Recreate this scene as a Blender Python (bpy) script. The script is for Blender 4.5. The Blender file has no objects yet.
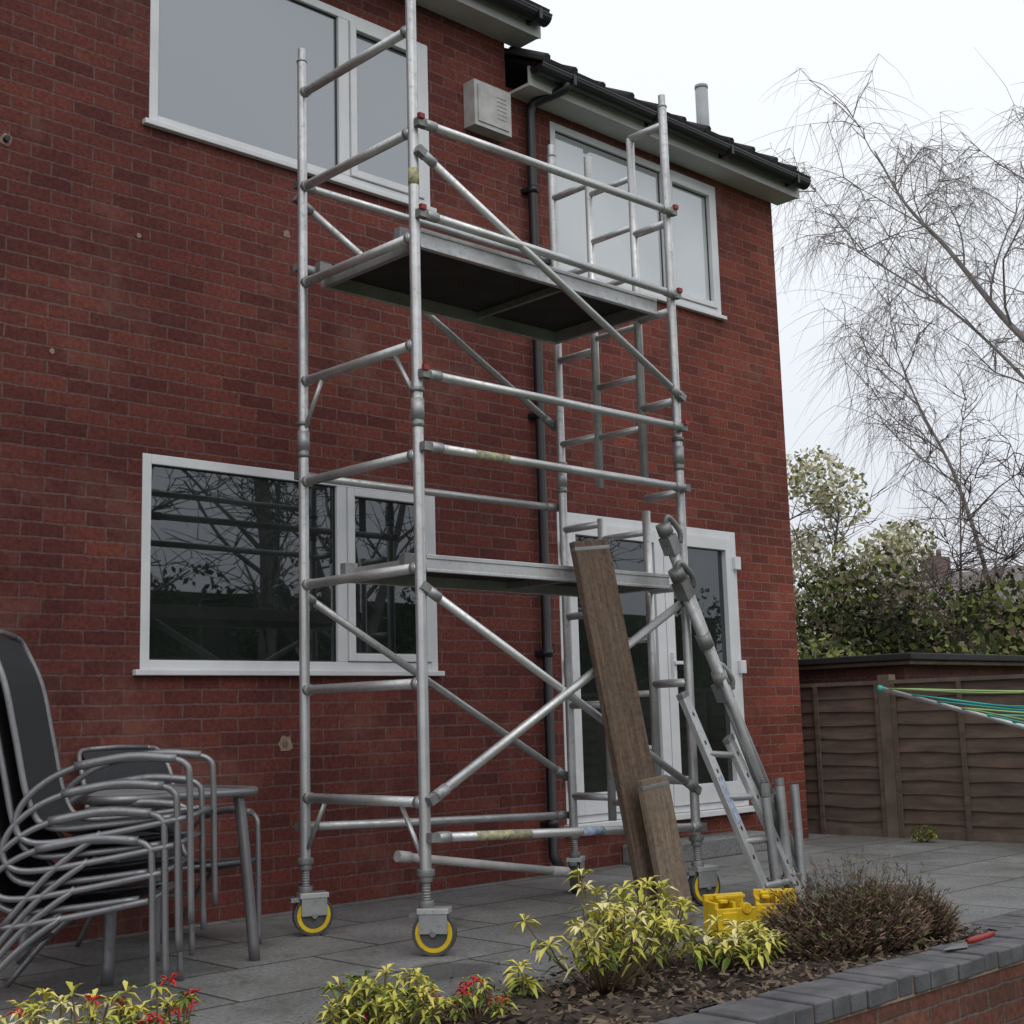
import bpy, math, random
from mathutils import Vector, Matrix, Quaternion
import numpy as np
random.seed(7); np.random.seed(7)
V=Vector
scene=bpy.context.scene
scene.view_settings.view_transform='Standard'
scene.view_settings.look='None'
scene.view_settings.exposure=0

# ------------------------------------------------------------ materials
def newmat(name):
    m=bpy.data.materials.new(name); m.use_nodes=True
    nt=m.node_tree; nt.nodes.clear()
    out=nt.nodes.new('ShaderNodeOutputMaterial')
    b=nt.nodes.new('ShaderNodeBsdfPrincipled')
    nt.links.new(b.outputs[0],out.inputs[0])
    return m,nt,b,out
def N(nt,t,**k):
    n=nt.nodes.new(t)
    for a,v in k.items(): setattr(n,a,v)
    return n
def L(nt,a,b): nt.links.new(a,b)
def ramp(nt,fac,stops):
    r=N(nt,'ShaderNodeValToRGB'); L(nt,fac,r.inputs[0])
    e=r.color_ramp.elements
    while len(e)<len(stops): e.new(.5)
    for i,(p,c) in enumerate(stops):
        e[i].position=p; e[i].color=(c[0],c[1],c[2],1)
    return r.outputs[0]
def noise(nt,vec,scale,detail=3,rough=.55,dist=0):
    n=N(nt,'ShaderNodeTexNoise'); n.inputs['Scale'].default_value=scale
    n.inputs['Detail'].default_value=detail; n.inputs['Roughness'].default_value=rough
    n.inputs['Distortion'].default_value=dist
    if vec is not None: L(nt,vec,n.inputs['Vector'])
    return n.outputs['Fac']
def mixc(nt,fac,a,b,mode='MIX'):
    m=N(nt,'ShaderNodeMix',data_type='RGBA',blend_type=mode)
    for s,v in ((m.inputs[0],fac),(m.inputs[6],a),(m.inputs[7],b)):
        if hasattr(v,'links'): L(nt,v,s)
        elif isinstance(v,(int,float)): s.default_value=v
        else: s.default_value=(v[0],v[1],v[2],1)
    return m.outputs[2]
def math_(nt,op,a,b=None,clamp=False):
    m=N(nt,'ShaderNodeMath',operation=op); m.use_clamp=clamp
    for i,v in enumerate((a,b)):
        if v is None: continue
        if hasattr(v,'links'): L(nt,v,m.inputs[i])
        else: m.inputs[i].default_value=v
    return m.outputs[0]
def bump(nt,b,h,strength=.3,dist=.01):
    n=N(nt,'ShaderNodeBump'); n.inputs['Strength'].default_value=strength
    n.inputs['Distance'].default_value=dist
    L(nt,h,n.inputs['Height']); L(nt,n.outputs[0],b.inputs['Normal'])
def objco(nt): return N(nt,'ShaderNodeTexCoord').outputs['Object']

def simple(name,c1,c2=None,scale=8,rough=.6,metal=0,bmp=0,bscale=60,stretch=None,spec=.5):
    m,nt,b,o=newmat(name)
    co=objco(nt)
    if stretch:
        mp=N(nt,'ShaderNodeMapping'); mp.inputs['Scale'].default_value=stretch
        L(nt,co,mp.inputs[0]); co=mp.outputs[0]
    c2=c2 or tuple(x*.75 for x in c1)
    f=noise(nt,co,scale,3,.6)
    L(nt,ramp(nt,f,[(.3,c2),(.7,c1)]),b.inputs['Base Color'])
    b.inputs['Roughness'].default_value=rough
    b.inputs['Metallic'].default_value=metal
    b.inputs['Specular IOR Level'].default_value=spec
    if bmp: bump(nt,b,noise(nt,co,bscale,2),bmp,.005)
    return m
def flat(name,c,rough=.9):
    m,nt,b,o=newmat(name); b.inputs['Base Color'].default_value=(*c,1); b.inputs['Roughness'].default_value=rough
    b.inputs['Specular IOR Level'].default_value=.2
    return m

def brickmat(name,c1,c2,mort,bw=.225,rh=.075,ms=.006,patchy=True,offset=.5):
    m,nt,b,o=newmat(name)
    co=objco(nt)
    sx=N(nt,'ShaderNodeSeparateXYZ'); L(nt,co,sx.inputs[0])
    g=N(nt,'ShaderNodeNewGeometry'); sn=N(nt,'ShaderNodeSeparateXYZ'); L(nt,g.outputs['Normal'],sn.inputs[0])
    k=math_(nt,'GREATER_THAN',math_(nt,'ABSOLUTE',sn.outputs[0]),.5)
    mx=N(nt,'ShaderNodeMix',data_type='FLOAT'); L(nt,k,mx.inputs[0]); L(nt,sx.outputs[0],mx.inputs[2]); L(nt,sx.outputs[1],mx.inputs[3])
    uu=mx.outputs[0]; vv=sx.outputs[2]
    wn=noise(nt,co,11,1)
    wob=math_(nt,'MULTIPLY',math_(nt,'SUBTRACT',wn,.5),.013)
    cb=N(nt,'ShaderNodeCombineXYZ'); L(nt,math_(nt,'ADD',uu,math_(nt,'MULTIPLY',wob,1.4)),cb.inputs[0]); L(nt,math_(nt,'ADD',vv,wob),cb.inputs[1])
    br=N(nt,'ShaderNodeTexBrick'); L(nt,cb.outputs[0],br.inputs['Vector'])
    br.offset=offset
    br.inputs['Scale'].default_value=1; br.inputs['Brick Width'].default_value=bw
    br.inputs['Row Height'].default_value=rh; br.inputs['Mortar Size'].default_value=ms
    br.inputs['Mortar Smooth'].default_value=.35; br.inputs['Bias'].default_value=0
    br.inputs['Color1'].default_value=(*c1,1); br.inputs['Color2'].default_value=(*c2,1)
    br.inputs['Mortar'].default_value=(*mort,1)
    col=br.outputs['Color']
    f1=noise(nt,co,.9,3,.6)
    col=mixc(nt,1,col,ramp(nt,f1,[(.3,(.66,.64,.68)),(.7,(1.16,1.14,1.12))]),'MULTIPLY')
    f2=noise(nt,co,42,2,.8)
    col=mixc(nt,1,col,ramp(nt,f2,[(.28,(.58,.58,.6)),(.75,(1.34,1.32,1.28))]),'MULTIPLY')
    if patchy:
        f3=noise(nt,co,1.7,4,.75)
        mk2=math_(nt,'MULTIPLY',ramp(nt,f3,[(.54,(0,0,0)),(.74,(1,1,1))]),.32)
        col=mixc(nt,mk2,col,(.32,.19,.15))
        low=math_(nt,'MULTIPLY',ramp(nt,math_(nt,'DIVIDE',sx.outputs[2],2),[(.35,(1,1,1)),(.72,(0,0,0))]),ramp(nt,f3,[(.42,(0,0,0)),(.56,(1,1,1))]))
        low2=math_(nt,'MULTIPLY',low,math_(nt,'MULTIPLY',ramp(nt,math_(nt,'DIVIDE',sx.outputs[0],5),[(.6,(1,1,1)),(.85,(0,0,0))]),.40))
        col=mixc(nt,low2,col,(.40,.21,.16))
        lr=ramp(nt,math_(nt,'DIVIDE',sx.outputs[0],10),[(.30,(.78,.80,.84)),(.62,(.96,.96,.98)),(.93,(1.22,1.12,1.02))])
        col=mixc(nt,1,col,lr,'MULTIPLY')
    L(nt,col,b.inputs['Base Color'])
    b.inputs['Roughness'].default_value=.85
    b.inputs['Specular IOR Level'].default_value=.22
    bump(nt,b,math_(nt,'SUBTRACT',1,br.outputs['Fac']),.6,.006)
    return m

M={}
M['brick']=brickmat('red_brick',(.212,.060,.045),(.125,.039,.033),(.185,.108,.095),ms=.0065)
M['gardenbrick']=brickmat('garden_brick',(.20,.085,.06),(.13,.06,.05),(.14,.12,.11),patchy=False)
M['upvc']=simple('white_upvc',(.74,.75,.77),(.62,.63,.65),3,.35)
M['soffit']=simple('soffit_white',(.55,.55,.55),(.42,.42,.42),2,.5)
M['blackpl']=simple('black_plastic',(.018,.018,.022),(.010,.010,.012),5,.4)
M['tile']=simple('roof_tile',(.050,.045,.045),(.022,.021,.023),6,.8,0,.4,40)
def alu(name,c1,c2,rough=.42,metal=.75,lo=.84):
    m,nt,b,o=newmat(name); co=objco(nt)
    f=noise(nt,co,2.5,3,.65)
    col=ramp(nt,f,[(.32,c2),(.62,c1)])
    f2=noise(nt,co,38,3,.7)
    col=mixc(nt,1,col,ramp(nt,f2,[(.28,(lo*.9,lo*.88,lo*.86)),(.42,(1.0,1.0,1.0)),(.7,(1.06,1.06,1.06))]),'MULTIPLY')
    L(nt,col,b.inputs['Base Color'])
    L(nt,ramp(nt,f2,[(.3,(.6,)*3),(.6,(rough,)*3)]),b.inputs['Roughness'])
    b.inputs['Metallic'].default_value=metal
    return m
M['alu']=alu('aluminium_tube',(.64,.645,.65),(.45,.455,.46),.36,.72)
M['alud']=alu('aluminium_dull',(.42,.425,.43),(.29,.295,.30),.45,.6)
M['cast']=alu('galvanised_casting',(.32,.33,.33),(.15,.15,.145),.55,.6,.7)
M['chair']=alu('chair_tube_grey',(.27,.27,.285),(.21,.21,.22),.36,.6,.9)
M['sling']=simple('chair_sling_dark',(.032,.034,.039),(.020,.022,.026),60,.75)
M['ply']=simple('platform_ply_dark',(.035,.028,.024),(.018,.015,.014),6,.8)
M['red']=simple('red_clip',(.36,.035,.03),(.22,.02,.02),10,.5)
M['yellow']=simple('yellow_plastic',(.85,.60,.02),(.62,.40,.015),9,.45)
M['label']=simple('yellow_label',(.60,.55,.22),(.16,.17,.24),45,.5)
M['bluelabel']=simple('blue_label',(.50,.55,.62),(.10,.17,.36),30,.5)
M['rubber']=simple('tyre_grey',(.10,.10,.10),(.05,.05,.05),12,.7)
def woodmat(name,c1,c2,c3):
    m,nt,b,o=newmat(name); co=objco(nt)
    mp=N(nt,'ShaderNodeMapping'); mp.inputs['Scale'].default_value=(26,26,1.1); L(nt,co,mp.inputs[0])
    f=noise(nt,mp.outputs[0],2.2,4,.65,.4)
    col=ramp(nt,f,[(.3,c2),(.65,c1)])
    f2=noise(nt,co,3.2,3,.7)
    col=mixc(nt,math_(nt,'MULTIPLY',ramp(nt,f2,[(.42,(0,0,0)),(.65,(1,1,1))]),.7),col,c3)
    f3=noise(nt,co,40,2,.7)
    col=mixc(nt,1,col,ramp(nt,f3,[(.3,(.72,.72,.72)),(.6,(1.1,1.1,1.1))]),'MULTIPLY')
    L(nt,col,b.inputs['Base Color']); b.inputs['Roughness'].default_value=.85; b.inputs['Specular IOR Level'].default_value=.2
    bump(nt,b,f,.5,.004); return m
M['wood']=woodmat('scaffold_board_wood',(.185,.125,.088),(.065,.043,.032),(.12,.095,.078))
M['wood2']=woodmat('scaffold_board_pale',(.27,.205,.15),(.12,.088,.066),(.17,.14,.115))
M['fence']=simple('fence_brown',(.165,.115,.088),(.085,.060,.047),3,.85,0,.4,40,stretch=(3,1,6))
M['fpost']=simple('fence_post',(.19,.145,.115),(.10,.075,.06),5,.85,0,.4,30)
M['felt']=simple('roof_felt',(.035,.033,.035),(.02,.02,.02),4,.8)
M['soil']=simple('bed_soil',(.075,.055,.042),(.025,.018,.014),18,.95,0,.8,50)
M['chip1']=flat('bark_chip_light',(.19,.135,.10))
M['chip2']=flat('bark_chip_dark',(.055,.038,.03))
M['bark']=simple('bark_birch',(.30,.275,.26),(.15,.135,.13),2,.9)
M['twig']=flat('twig_brown',(.27,.235,.23))
M['twigd']=flat('twig_dark',(.12,.09,.085))
M['twigg']=flat('stem_green_brown',(.16,.12,.07))
M['grass']=simple('lawn_grass',(.075,.10,.03),(.035,.055,.018),2,.95)
M['flue']=simple('flue_grey',(.40,.41,.43),(.33,.34,.36),4,.5)
M['teal']=flat('line_teal',(.06,.46,.42),.5)
M['lime']=flat('line_lime',(.35,.52,.2),.5)
M['mortar']=simple('mortar_patch',(.34,.25,.20),(.22,.15,.12),25,.9)
M['pipe']=simple('white_pipe',(.52,.52,.52),(.36,.35,.34),8,.5)
M['renderw']=simple('distant_wall',(.20,.15,.13),(.15,.11,.10),3,.9)
M['rtile2']=simple('distant_tile',(.19,.165,.16),(.14,.12,.115),3,.9)
M['edgeb']=simple('blue_brick',(.145,.145,.155),(.065,.065,.072),7,.7,0,.5,60)
for k,n,c in (('lyel','leaf_yellow',(.66,.60,.15)),('lyel2','leaf_yellow_green',(.46,.46,.09)),('lgrn','leaf_green',(.16,.22,.05)),('lred','leaf_red',(.58,.05,.06)),
  ('lpale','leaf_cream',(.74,.68,.36)),('hdk','hedge_dark',(.045,.06,.025)),('hmid','hedge_mid',(.115,.15,.045)),('hyel','hedge_lime',(.24,.26,.09)),
  ('hbrn','hedge_brown',(.16,.13,.09)),('petal','magnolia_petal',(.88,.86,.78)),('petal2','magnolia_bud',(.56,.53,.36)),
  ('hea1','heather_brown',(.15,.10,.07)),('hea2','heather_olive',(.15,.16,.065)),('hea3','heather_pink',(.32,.20,.17)),('hea4','heather_dark',(.075,.05,.04))):
    M[k]=flat(n,c,.6 if k[0]=='l' else .9)

def glassmat(name,inner,refl,innerscale=.6,inner2=None):
    m,nt,b,o=newmat(name); co=objco(nt)
    i2=inner2 or tuple(x*.5 for x in inner)
    f=noise(nt,co,innerscale,2,.5)
    L(nt,ramp(nt,f,[(.35,i2),(.65,inner)]),b.inputs['Base Color'])
    b.inputs['Roughness'].default_value=.6; b.inputs['Specular IOR Level'].default_value=0
    g=N(nt,'ShaderNodeBsdfGlossy'); g.inputs['Roughness'].default_value=.012
    g.inputs['Color'].default_value=(.92,.96,1,1)
    bp=N(nt,'ShaderNodeBump'); bp.inputs['Strength'].default_value=.03; bp.inputs['Distance'].default_value=.02
    L(nt,noise(nt,co,1.8,1,.4),bp.inputs['Height']); L(nt,bp.outputs[0],g.inputs['Normal'])
    ms=N(nt,'ShaderNodeMixShader'); ms.inputs[0].default_value=refl
    L(nt,b.outputs[0],ms.inputs[1]); L(nt,g.outputs[0],ms.inputs[2]); L(nt,ms.outputs[0],o.inputs[0])
    return m
M['glassD']=glassmat('glass_dark',(.020,.026,.024),.115,1.5)
M['glassU']=glassmat('glass_upper',(.17,.18,.195),.23,.4,(.11,.12,.135))
M['glassUR']=glassmat('glass_upper_light',(.52,.54,.54),.24,.8,(.34,.36,.37))

def patiomat():
    m,nt,b,o=newmat('patio_slabs'); co=objco(nt)
    mp=N(nt,'ShaderNodeMapping'); mp.inputs['Location'].default_value=(.15,.1,0)
    L(nt,co,mp.inputs[0])
    br=N(nt,'ShaderNodeTexBrick'); L(nt,mp.outputs[0],br.inputs['Vector']); br.offset=.5
    br.inputs['Scale'].default_value=1; br.inputs['Brick Width'].default_value=.75; br.inputs['Row Height'].default_value=.6
    br.inputs['Mortar Size'].default_value=.009; br.inputs['Mortar Smooth'].default_value=.3
    br.inputs['Color1'].default_value=(.235,.235,.23,1); br.inputs['Color2'].default_value=(.165,.167,.17,1)
    br.inputs['Mortar'].default_value=(.045,.046,.034,1)
    col=br.outputs['Color']
    f1=noise(nt,co,1.3,4,.65)
    col=mixc(nt,1,col,ramp(nt,f1,[(.3,(.66,.66,.64)),(.7,(1.2,1.2,1.22))]),'MULTIPLY')
    f2=noise(nt,co,50,3,.8)
    col=mixc(nt,1,col,ramp(nt,f2,[(.3,(.50,.50,.50)),(.7,(1.45,1.45,1.45))]),'MULTIPLY')
    f3=noise(nt,co,3.1,4,.75)
    moss=math_(nt,'MULTIPLY',ramp(nt,f3,[(.52,(0,0,0)),(.68,(1,1,1))]),.55)
    col=mixc(nt,moss,col,(.075,.078,.058))
    for c,r in (((3.75,-2.05,0),.15),((3.2,-2.3,0),.08),((6.9,-2.2,0),.2)):
        vd=N(nt,'ShaderNodeVectorMath',operation='DISTANCE'); L(nt,co,vd.inputs[0]); vd.inputs[1].default_value=c
        dd=math_(nt,'ADD',vd.outputs['Value'],math_(nt,'MULTIPLY',math_(nt,'SUBTRACT',f3,.5),.3))
        col=mixc(nt,ramp(nt,dd,[(r,(.6,.6,.6)),(r+.06,(0,0,0))]),col,(.03,.03,.028))
    L(nt,col,b.inputs['Base Color'])
    L(nt,ramp(nt,f1,[(.3,(.5,)*3),(.7,(.8,)*3)]),b.inputs['Roughness'])
    bump(nt,b,math_(nt,'SUBTRACT',1,br.outputs['Fac']),.6,.006)
    return m
M['patio']=patiomat()

# ------------------------------------------------------------ mesh builder
def empty(name):
    e=bpy.data.objects.new(name,None); scene.collection.objects.link(e); return e
class MB:
    def __init__(s): s.v=[];s.f=[];s.m=[];s.s=[];s.mats=[]
    def mi(s,k):
        if k not in s.mats: s.mats.append(k)
        return s.mats.index(k)
    def face(s,idx,k,sm=False): s.f.append(idx);s.m.append(s.mi(k));s.s.append(sm)
    def poly(s,pts,k,sm=False):
        b=len(s.v); s.v+= [tuple(p) for p in pts]; s.face(list(range(b,b+len(pts))),k,sm)
    def box(s,a,b,k):
        x0,y0,z0=a;x1,y1,z1=b
        if x0>x1:x0,x1=x1,x0
        if y0>y1:y0,y1=y1,y0
        if z0>z1:z0,z1=z1,z0
        s.obox(((x0+x1)/2,(y0+y1)/2,(z0+z1)/2),(1,0,0),(0,1,0),(0,0,1),(x1-x0)/2,(y1-y0)/2,(z1-z0)/2,k)
    def obox(s,c,ax,ay,az,hx,hy,hz,k):
        c=V(c);ax=V(ax)*hx;ay=V(ay)*hy;az=V(az)*hz;b=len(s.v)
        for i in (-1,1):
            for j in (-1,1):
                for l in (-1,1): s.v.append(tuple(c+ax*i+ay*j+az*l))
        for q in ((0,1,3,2),(4,6,7,5),(0,4,5,1),(2,3,7,6),(0,2,6,4),(1,5,7,3)):
            s.face([b+i for i in q],k)
    def path(s,pts,radii,k,n=10,caps=True,sm=True):
        pts=[V(p) for p in pts]
        if not isinstance(radii,(list,tuple)): radii=[radii]*len(pts)
        b=len(s.v); prev=None
        for i,p in enumerate(pts):
            if i==0:d=pts[1]-p
            elif i==len(pts)-1:d=p-pts[i-1]
            else:d=(pts[i+1]-p).normalized()+(p-pts[i-1]).normalized()
            if d.length<1e-9:d=V((0,0,1))
            d.normalize()
            if prev is None:
                r=V((0,0,1)) if abs(d.z)<.9 else V((1,0,0))
                x=d.cross(r).normalized()
            else:
                x=prev-d*prev.dot(d)
                if x.length<1e-6:x=d.orthogonal()
                x.normalize()
            prev=x;y=d.cross(x)
            for j in range(n):
                a=2*math.pi*j/n
                s.v.append(tuple(p+(x*math.cos(a)+y*math.sin(a))*radii[i]))
        for i in range(len(pts)-1):
            for j in range(n):
                s.face([b+i*n+j,b+i*n+(j+1)%n,b+(i+1)*n+(j+1)%n,b+(i+1)*n+j],k,sm)
        if caps:
            s.face([b+j for j in range(n)][::-1],k); e=b+(len(pts)-1)*n
            s.face([e+j for j in range(n)],k)
    def tube(s,a,b,r,k,n=14,r2=None): s.path([a,b],[r,r if r2 is None else r2],k,n)
    def hollow(s,a,b,r,k,n=14):
        s.path([a,b],r,k,n,caps=False)
        d=(V(b)-V(a)).normalized()
        s.path([V(b)+d*.0005,V(b)-d*.06],r*.85,'blackpl',n,caps=False)
    def obj(s,name,parent=None,bevel=0):
        me=bpy.data.meshes.new(name); me.from_pydata(s.v,[],s.f)
        for k in s.mats: me.materials.append(M[k])
        me.polygons.foreach_set('material_index',s.m)
        me.polygons.foreach_set('use_smooth',s.s)
        me.update()
        o=bpy.data.objects.new(name,me); scene.collection.objects.link(o)
        if parent: o.parent=parent
        if bevel:
            md=o.modifiers.new('bev','BEVEL'); md.width=bevel; md.segments=2; md.limit_method='ANGLE'; md.angle_limit=math.radians(50)
        return o
def smoothpts(pts,sub=6):
    pts=[V(p) for p in pts]; out=[]
    P=[pts[0]*2-pts[1]]+pts+[pts[-1]*2-pts[-2]]
    for i in range(1,len(P)-2):
        p0,p1,p2,p3=P[i-1],P[i],P[i+1],P[i+2]
        for t in range(sub):
            t=t/sub
            out.append(.5*((2*p1)+(p2-p0)*t+(2*p0-5*p1+4*p2-p3)*t*t+(3*p1-p0-3*p2+p3)*t**3))
    out.append(pts[-1]); return out

# ------------------------------------------------------------ house
house=empty('brick_house')
UL=(3.47,5.49,4.28,5.42); LL=(3.46,5.48,1.30,2.44); UR=(6.63,8.55,4.14,5.24); DR=(6.57,8.57,.30,2.40)
HX0,HX1=-3.0,9.33
def wall():
    mb=MB()
    ops=[UL,LL,UR,DR]
    xs=sorted({HX0,HX1,6.2}|{o[0] for o in ops}|{o[1] for o in ops})
    zs=sorted({-.1,5.36}|{o[2] for o in ops}|{o[3] for o in ops})
    zs=[z for z in zs if z<=5.36]+[5.42,5.72]; zs=sorted(set(zs))
    for i in range(len(xs)-1):
        for j in range(len(zs)-1):
            cx_=(xs[i]+xs[i+1])/2;cz=(zs[j]+zs[j+1])/2
            if any(o[0]<cx_<o[1] and o[2]<cz<o[3] for o in ops): continue
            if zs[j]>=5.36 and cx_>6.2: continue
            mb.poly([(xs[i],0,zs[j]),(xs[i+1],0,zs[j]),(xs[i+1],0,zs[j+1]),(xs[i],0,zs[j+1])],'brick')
    for o in ops:
        d=.11;x0,x1,z0,z1=o
        mb.poly([(x0,0,z0),(x0,0,z1),(x0,d,z1),(x0,d,z0)],'brick')
        mb.poly([(x1,0,z0),(x1,d,z0),(x1,d,z1),(x1,0,z1)],'brick')
        mb.poly([(x0,0,z0),(x0,d,z0),(x1,d,z0),(x1,0,z0)],'brick')
        mb.poly([(x0,0,z1),(x1,0,z1),(x1,d,z1),(x0,d,z1)],'brick')
    mb.poly([(HX1,0,-.1),(HX1,7,-.1),(HX1,7,5.36),(HX1,3.5,7.2),(HX1,0,5.36)],'brick')
    mb.poly([(HX0,0,-.1),(HX0,0,5.72),(HX0,3.5,7.5),(HX0,7,5.66),(HX0,7,-.1)],'brick')
    mb.poly([(HX0,7,-.1),(HX0,7,5.34),(HX1,7,5.34),(HX1,7,-.1)],'brick')
    mb.poly([(6.2,0,5.36),(6.2,3.5,7.2),(6.2,3.5,7.5),(6.2,0,5.72)],'brick')
    mb.obj('walls',house)
    s=MB()
    def disc(x,z,r,k='mortar'):
        pts=[]
        for i in range(14):
            a=i/14*2*math.pi; rr=r*random.uniform(.75,1.2)
            pts.append((x+rr*math.cos(a),-.004,z+rr*math.sin(a)))
        s.poly(pts[::-1],k)
    disc(4.35,.90,.05); disc(4.37,3.85,.025); disc(2.68,3.95,.035)
    s.tube((2.68,.0,3.95),(2.68,-.03,3.95),.016,'blackpl'); s.tube((4.35,-.003,.90),(4.35,-.01,.90),.018,'chip1')
    disc(3.42,3.62,.014); disc(2.95,2.9,.014)
    s.obj('wall_patches',house)
wall()

def window(name,o,panes,glass,sill=True,y=-.002,fw=.055):
    r=empty(name); r.parent=house
    x0,x1,z0,z1=o; mb=MB(); g=MB()
    yf,yb=y,.075
    mb.box((x0+.002,yf,z0+.002),(x0+fw,yb,z1-.002),'upvc'); mb.box((x1-fw,yf,z0+.002),(x1-.002,yb,z1-.002),'upvc')
    mb.box((x0+fw,yf,z1-fw),(x1-fw,yb,z1-.002),'upvc'); mb.box((x0+fw,yf,z0+.002),(x1-fw,yb,z0+fw),'upvc')
    for i in range(len(panes)-1):
        mb.box((panes[i][1],yf,z0+fw),(panes[i+1][0],yb,z1-fw),'upvc')
    for a,b,op in panes:
        if op:
            w=.05; yo=yf-.014
            mb.box((a+.004,yo,z0+fw+.004),(a+w,.05,z1-fw-.004),'upvc'); mb.box((b-w,yo,z0+fw+.004),(b-.004,.05,z1-fw-.004),'upvc')
            mb.box((a+w,yo,z1-fw-w),(b-w,.05,z1-fw-.004),'upvc'); mb.box((a+w,yo,z0+fw+.004),(b-w,.05,z0+fw+w),'upvc')
            a2,b2,c2,d2=a+w,b-w,z0+fw+w,z1-fw-w
        else: a2,b2,c2,d2=a,b,z0+fw,z1-fw
        gk=.008
        for (p,q) in (((a2,.018,c2),(a2+gk,.03,d2)),((b2-gk,.018,c2),(b2,.03,d2)),((a2+gk,.018,c2),(b2-gk,.03,c2+gk)),((a2+gk,.018,d2-gk),(b2-gk,.03,d2))):
            mb.box(p,q,'blackpl')
        g.poly([(a2,.026,c2),(b2,.026,c2),(b2,.026,d2),(a2,.026,d2)],glass)
    if sill:
        mb.box((x0-.04,-.04,z0-.026),(x1+.02,.0,z0+.004),'upvc')
    mb.obj('frame',r,.004); g.obj('glass',r)
window('window_upper_left',UL,[(3.525,4.76,False),(4.84,5.435,True)],'glassU')
window('window_lower_left',LL,[(3.515,4.72,False),(4.79,5.425,True)],'glassD')
window('window_upper_right',UR,[(6.685,7.86,False),(7.93,8.495,True)],'glassUR')
def door():
    r=empty('french_doors'); r.parent=house
    x0,x1,z0,z1=DR; mb=MB(); g=MB(); f=.06
    mb.box((x0+.002,-.002,z0+.002),(x0+f,.075,z1-.002),'upvc'); mb.box((x1-f,-.002,z0+.002),(x1-.002,.075,z1-.002),'upvc')
    mb.box((x0+f,-.002,z1-f),(x1-f,.075,z1-.002),'upvc'); mb.box((x0+f,-.002,z0+.002),(x1-f,.075,z0+.05),'upvc')
    mid=7.66
    for a,b in ((x0+f+.003,mid-.004),(mid+.004,x1-f-.003)):
        w=.095; y0=-.022
        mb.box((a,y0,z0+.053),(a+w,.05,z1-f-.003),'upvc'); mb.box((b-w,y0,z0+.053),(b,.05,z1-f-.003),'upvc')
        mb.box((a+w,y0,z1-f-w),(b-w,.05,z1-f-.003),'upvc'); mb.box((a+w,y0,z0+.053),(b-w,.05,z0+.053+.14),'upvc')
        g.poly([(a+w,.02,z0+.19),(b-w,.02,z0+.19),(b-w,.02,z1-f-w),(a+w,.02,z1-f-w)],'glassD')
    for z in (.6,1.35,2.15):
        mb.box((x1-f-.02,-.05,z-.05),(x1-.005,-.023,z+.05),'upvc'); mb.box((x0+.005,-.05,z-.05),(x0+f+.02,-.023,z+.05),'upvc')
    mb.box((mid+.03,-.05,1.25),(mid+.06,-.023,1.45),'upvc'); mb.box((mid+.03,-.07,1.36),(mid+.15,-.05,1.385),'upvc')
    mb.box((x0-.03,-.07,z0-.04),(x1+.03,0,z0),'upvc')
    mb.obj('frame',r,.004); g.obj('glass',r)
    st=MB(); st.box((7.1,-.30,0.0),(8.45,-.002,.13),'patio'); st.obj('door_step',house,.01)
door()
def vent():
    mb=MB(); x0,x1,z0,z1=5.80,6.14,4.93,5.25
    mb.box((x0,-.11,z0),(x1,-.002,z1),'pipe')
    mb.box((x0+.03,-.118,z0+.03),(x1-.03,-.111,z1-.03),'pipe')
    for i in range(6):
        z=z0+.09+i*.030
        mb.box((x0+.20,-.1195,z),(x1-.05,-.1185,z+.007),'cast')
    mb.obj('wall_vent',house,.006)
vent()
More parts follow.
